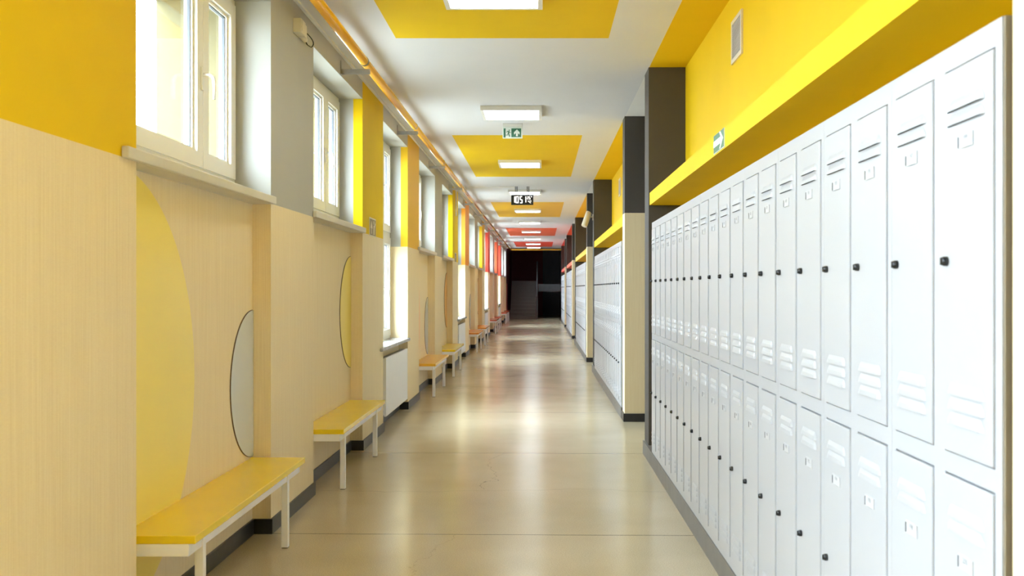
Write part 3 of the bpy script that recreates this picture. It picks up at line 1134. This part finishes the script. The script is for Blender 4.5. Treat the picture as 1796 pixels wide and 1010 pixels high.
def seven(b, ch, x0, x1, y0, y1, th):
    ym = (y0 + y1) / 2
    R = {'a': (x0 + th * .5, x1 - th * .5, y0, y0 + th), 'd': (x0 + th * .5, x1 - th * .5, y1 - th, y1), 'g': (x0 + th * .5, x1 - th * .5, ym - th / 2, ym + th / 2),
         'f': (x0, x0 + th, y0 + 6, ym - 5), 'e': (x0, x0 + th, ym + 5, y1 - 6), 'b': (x1 - th, x1, y0 + 6, ym - 5), 'c': (x1 - th, x1, ym + 5, y1 - 6)}
    for s_ in SEG[ch]:
        a, c, d, e = R[s_]
        b.prism([(U2(a), V2(d)), (U2(c), V2(d)), (U2(c), V2(e)), (U2(a), V2(e))], 1, -0.032, -0.0295, 'led')


for args in (('1', 415, 458, 545, 775, 34), ('0', 472, 585, 540, 790, 34), ('5', 622, 722, 540, 795, 34), ('1', 812, 856, 545, 770, 34),
             ('2', 880, 935, 545, 650, 13), ('6', 948, 1005, 540, 655, 13), ('4', 915, 965, 690, 775, 13), ('2', 978, 1030, 690, 790, 13)):
    b = MB()
    seven(b, *args)
    b.build('display_digit', t, 'white lit digit')
b = MB()
b.prism([(U2(1025), V2(540)), (U2(1060), V2(540)), (U2(1060), V2(575)), (U2(1025), V2(575))], 1, -0.032, -0.0295, 'led')
b.build('degree_mark', t, 'white lit mark')

# ------------------------------------------------------------------ vents
for i, y in enumerate((5.95, 14.75)):
    t = thing('vent_grille', ['white framed mesh vent high on the nearest yellow wall above the lockers', 'white framed mesh vent on the second yellow wall, beyond the beige pier'][i], 'vent', (XB, y, 2.89), 'vents above the lockers')
    b = MB()
    for (a, c, d, e) in ((-0.155, 0.155, -0.13, -0.105), (-0.155, 0.155, 0.105, 0.13), (-0.155, -0.13, -0.105, 0.105), (0.13, 0.155, -0.105, 0.105)):
        b.box(-0.012, 0, a, c, d, e, 'cream')
    b.build('vent_frame', t)
    b = MB()
    b.box(-0.003, 0, -0.13, 0.13, -0.105, 0.105, 'gap')
    n = 16
    for q in range(n):
        yy = -0.13 + 0.26 * (q + 0.5) / n
        b.box(-0.008, -0.005, yy - 0.0035, yy + 0.0035, -0.105, 0.105, 'grille')
        zz = -0.105 + 0.21 * (q + 0.5) / n
        b.box(-0.0085, -0.0055, -0.13, 0.13, zz - 0.003, zz + 0.003, 'grille')
    b.build('mesh', t, 'grey wire mesh')

# ------------------------------------------------------------------ arrow sign on the ledge
xf = XQ + 0.008
t = thing('direction_sign', 'green arrow sign on the front of the yellow ledge above the lockers', 'sign', (xf, 4.94, 2.118))
b = MB()
b.box(-0.004, 0, -0.145, 0.145, -0.045, 0.048, 'pale')
b.build('sign_plate', t)
b = MB()
b.box(-0.0048, -0.004, -0.14, 0.14, -0.041, 0.047, 'green')
b.build('green_field', t)
b = MB()
b.prism([(0.14, -0.013), (-0.06, -0.013), (-0.02, -0.038), (-0.055, -0.038), (-0.125, 0.003), (-0.055, 0.044), (-0.02, 0.044), (-0.06, 0.018), (0.14, 0.018)], 0, -0.0058, -0.0048, 'pale')
b.build('arrow', t, 'white arrow')

# ------------------------------------------------------------------ fire safety signs on the piers
for i, y in enumerate((9.06, 17.9, 26.75)):
    t = thing('safety_sign', 'small two-cell pictogram sign on the yellow %s' % ['pier just before the nearest radiator', 'pier just before the second radiator', 'pier just before the third radiator'][i], 'sign', (XP, y, 1.945), 'pictogram signs on the piers')
    b = MB()
    b.box(0, 0.004, -0.165, 0.165, -0.085, 0.085, 'cream')
    b.build('sign_plate', t)
    b = MB()
    b.box(0.004, 0.005, -0.150, -0.006, -0.073, 0.073, 'olive')
    b.box(0.004, 0.005, 0.006, 0.150, -0.073, 0.073, 'olive')
    b.build('dark_cells', t, 'dark pictogram cells')
    b = MB()
    # left cell: cross shaped arrow; right cell: standing figure with hose
    b.prism([(-0.09, -0.06), (-0.066, -0.06), (-0.066, -0.01), (-0.03, -0.01), (-0.078, 0.055), (-0.128, -0.01), (-0.09, -0.01)], 0, 0.005, 0.006, 'cream')
    b.prism([(0.05 + 0.018 * math.cos(i2 * PI / 6), 0.045 + 0.018 * math.sin(i2 * PI / 6)) for i2 in range(12)], 0, 0.005, 0.006, 'cream')
    b.prism([(0.035, 0.02), (0.075, 0.02), (0.13, 0.05), (0.135, 0.035), (0.085, -0.005), (0.08, -0.065), (0.06, -0.065), (0.055, -0.02), (0.045, -0.065), (0.025, -0.065)], 0, 0.005, 0.006, 'cream')
    b.build('pictogram', t, 'cream pictograms')

# ------------------------------------------------------------------ socket box with cable, high on the grey pier
t = thing('junction_box', 'cream wall box with plugged connector and black cable loop high on the nearest grey pier', 'junction box', (XP, 6.20, 3.02))
t.scale = (0.8, 0.68, 0.6)
b = MB()
b.bbox(0, 0.065, -0.075, 0.075, -0.075, 0.070, 'cream', 0.005)
b.bbox(0.065, 0.072, -0.06, 0.06, -0.06, 0.055, 'cream', 0.003)
b.build('box', t)
b = MB()
b.bbox(0.0, 0.062, 0.085, 0.165, -0.075, 0.055, 'cream', 0.006)
b.bbox(0.02, 0.05, 0.072, 0.088, -0.04, 0.02, 'cream', 0.003)
b.build('connector', t)
b = MB()
b.tube([(0.03, 0.160, -0.055), (0.034, 0.215, -0.075), (0.036, 0.235, -0.085)], [0.026, 0.024, 0.016], 'cream', 12)
b.build('plug', t)
b = MB()
pts = [(0.04, 0.160, 0.0)]
for i in range(1, 10):
    a = i / 9.0
    pts.append((0.045 + 0.02 * math.sin(a * PI), 0.165 + 0.27 * math.sin(a * PI * 0.62), 0.0 - 0.10 * a + 0.01 * math.sin(a * PI)))
pts += [(0.038, 0.300, -0.105), (0.036, 0.235, -0.087)]
b.tube(pts, 0.005, 'knob', 8)
b.build('cable', t, 'black cable')

# ------------------------------------------------------------------ camera-like cylinder on the second dark pier
t = thing('wall_camera', 'cream tilted cylinder fixture on an arm on the second dark pier', 'camera', (XQ, 16.6, 2.58))
b = MB()
b.bbox(-0.012, 0, -0.04, 0.04, -0.05, 0.05, 'cream', 0.004)
b.build('mounting_plate', t)
b = MB()
b.tube([(-0.01, 0, 0.0), (-0.05, -0.01, 0.01), (-0.075, -0.015, 0.03)], 0.014, 'cream', 10)
b.build('arm', t)
b = MB()
b.tube([(-0.072, -0.03, 0.075), (-0.075, -0.032, 0.07), (-0.155, -0.08, -0.15), (-0.158, -0.082, -0.157)], [0.045, 0.05, 0.05, 0.046], 'cream', 20)
b.build('housing', t)
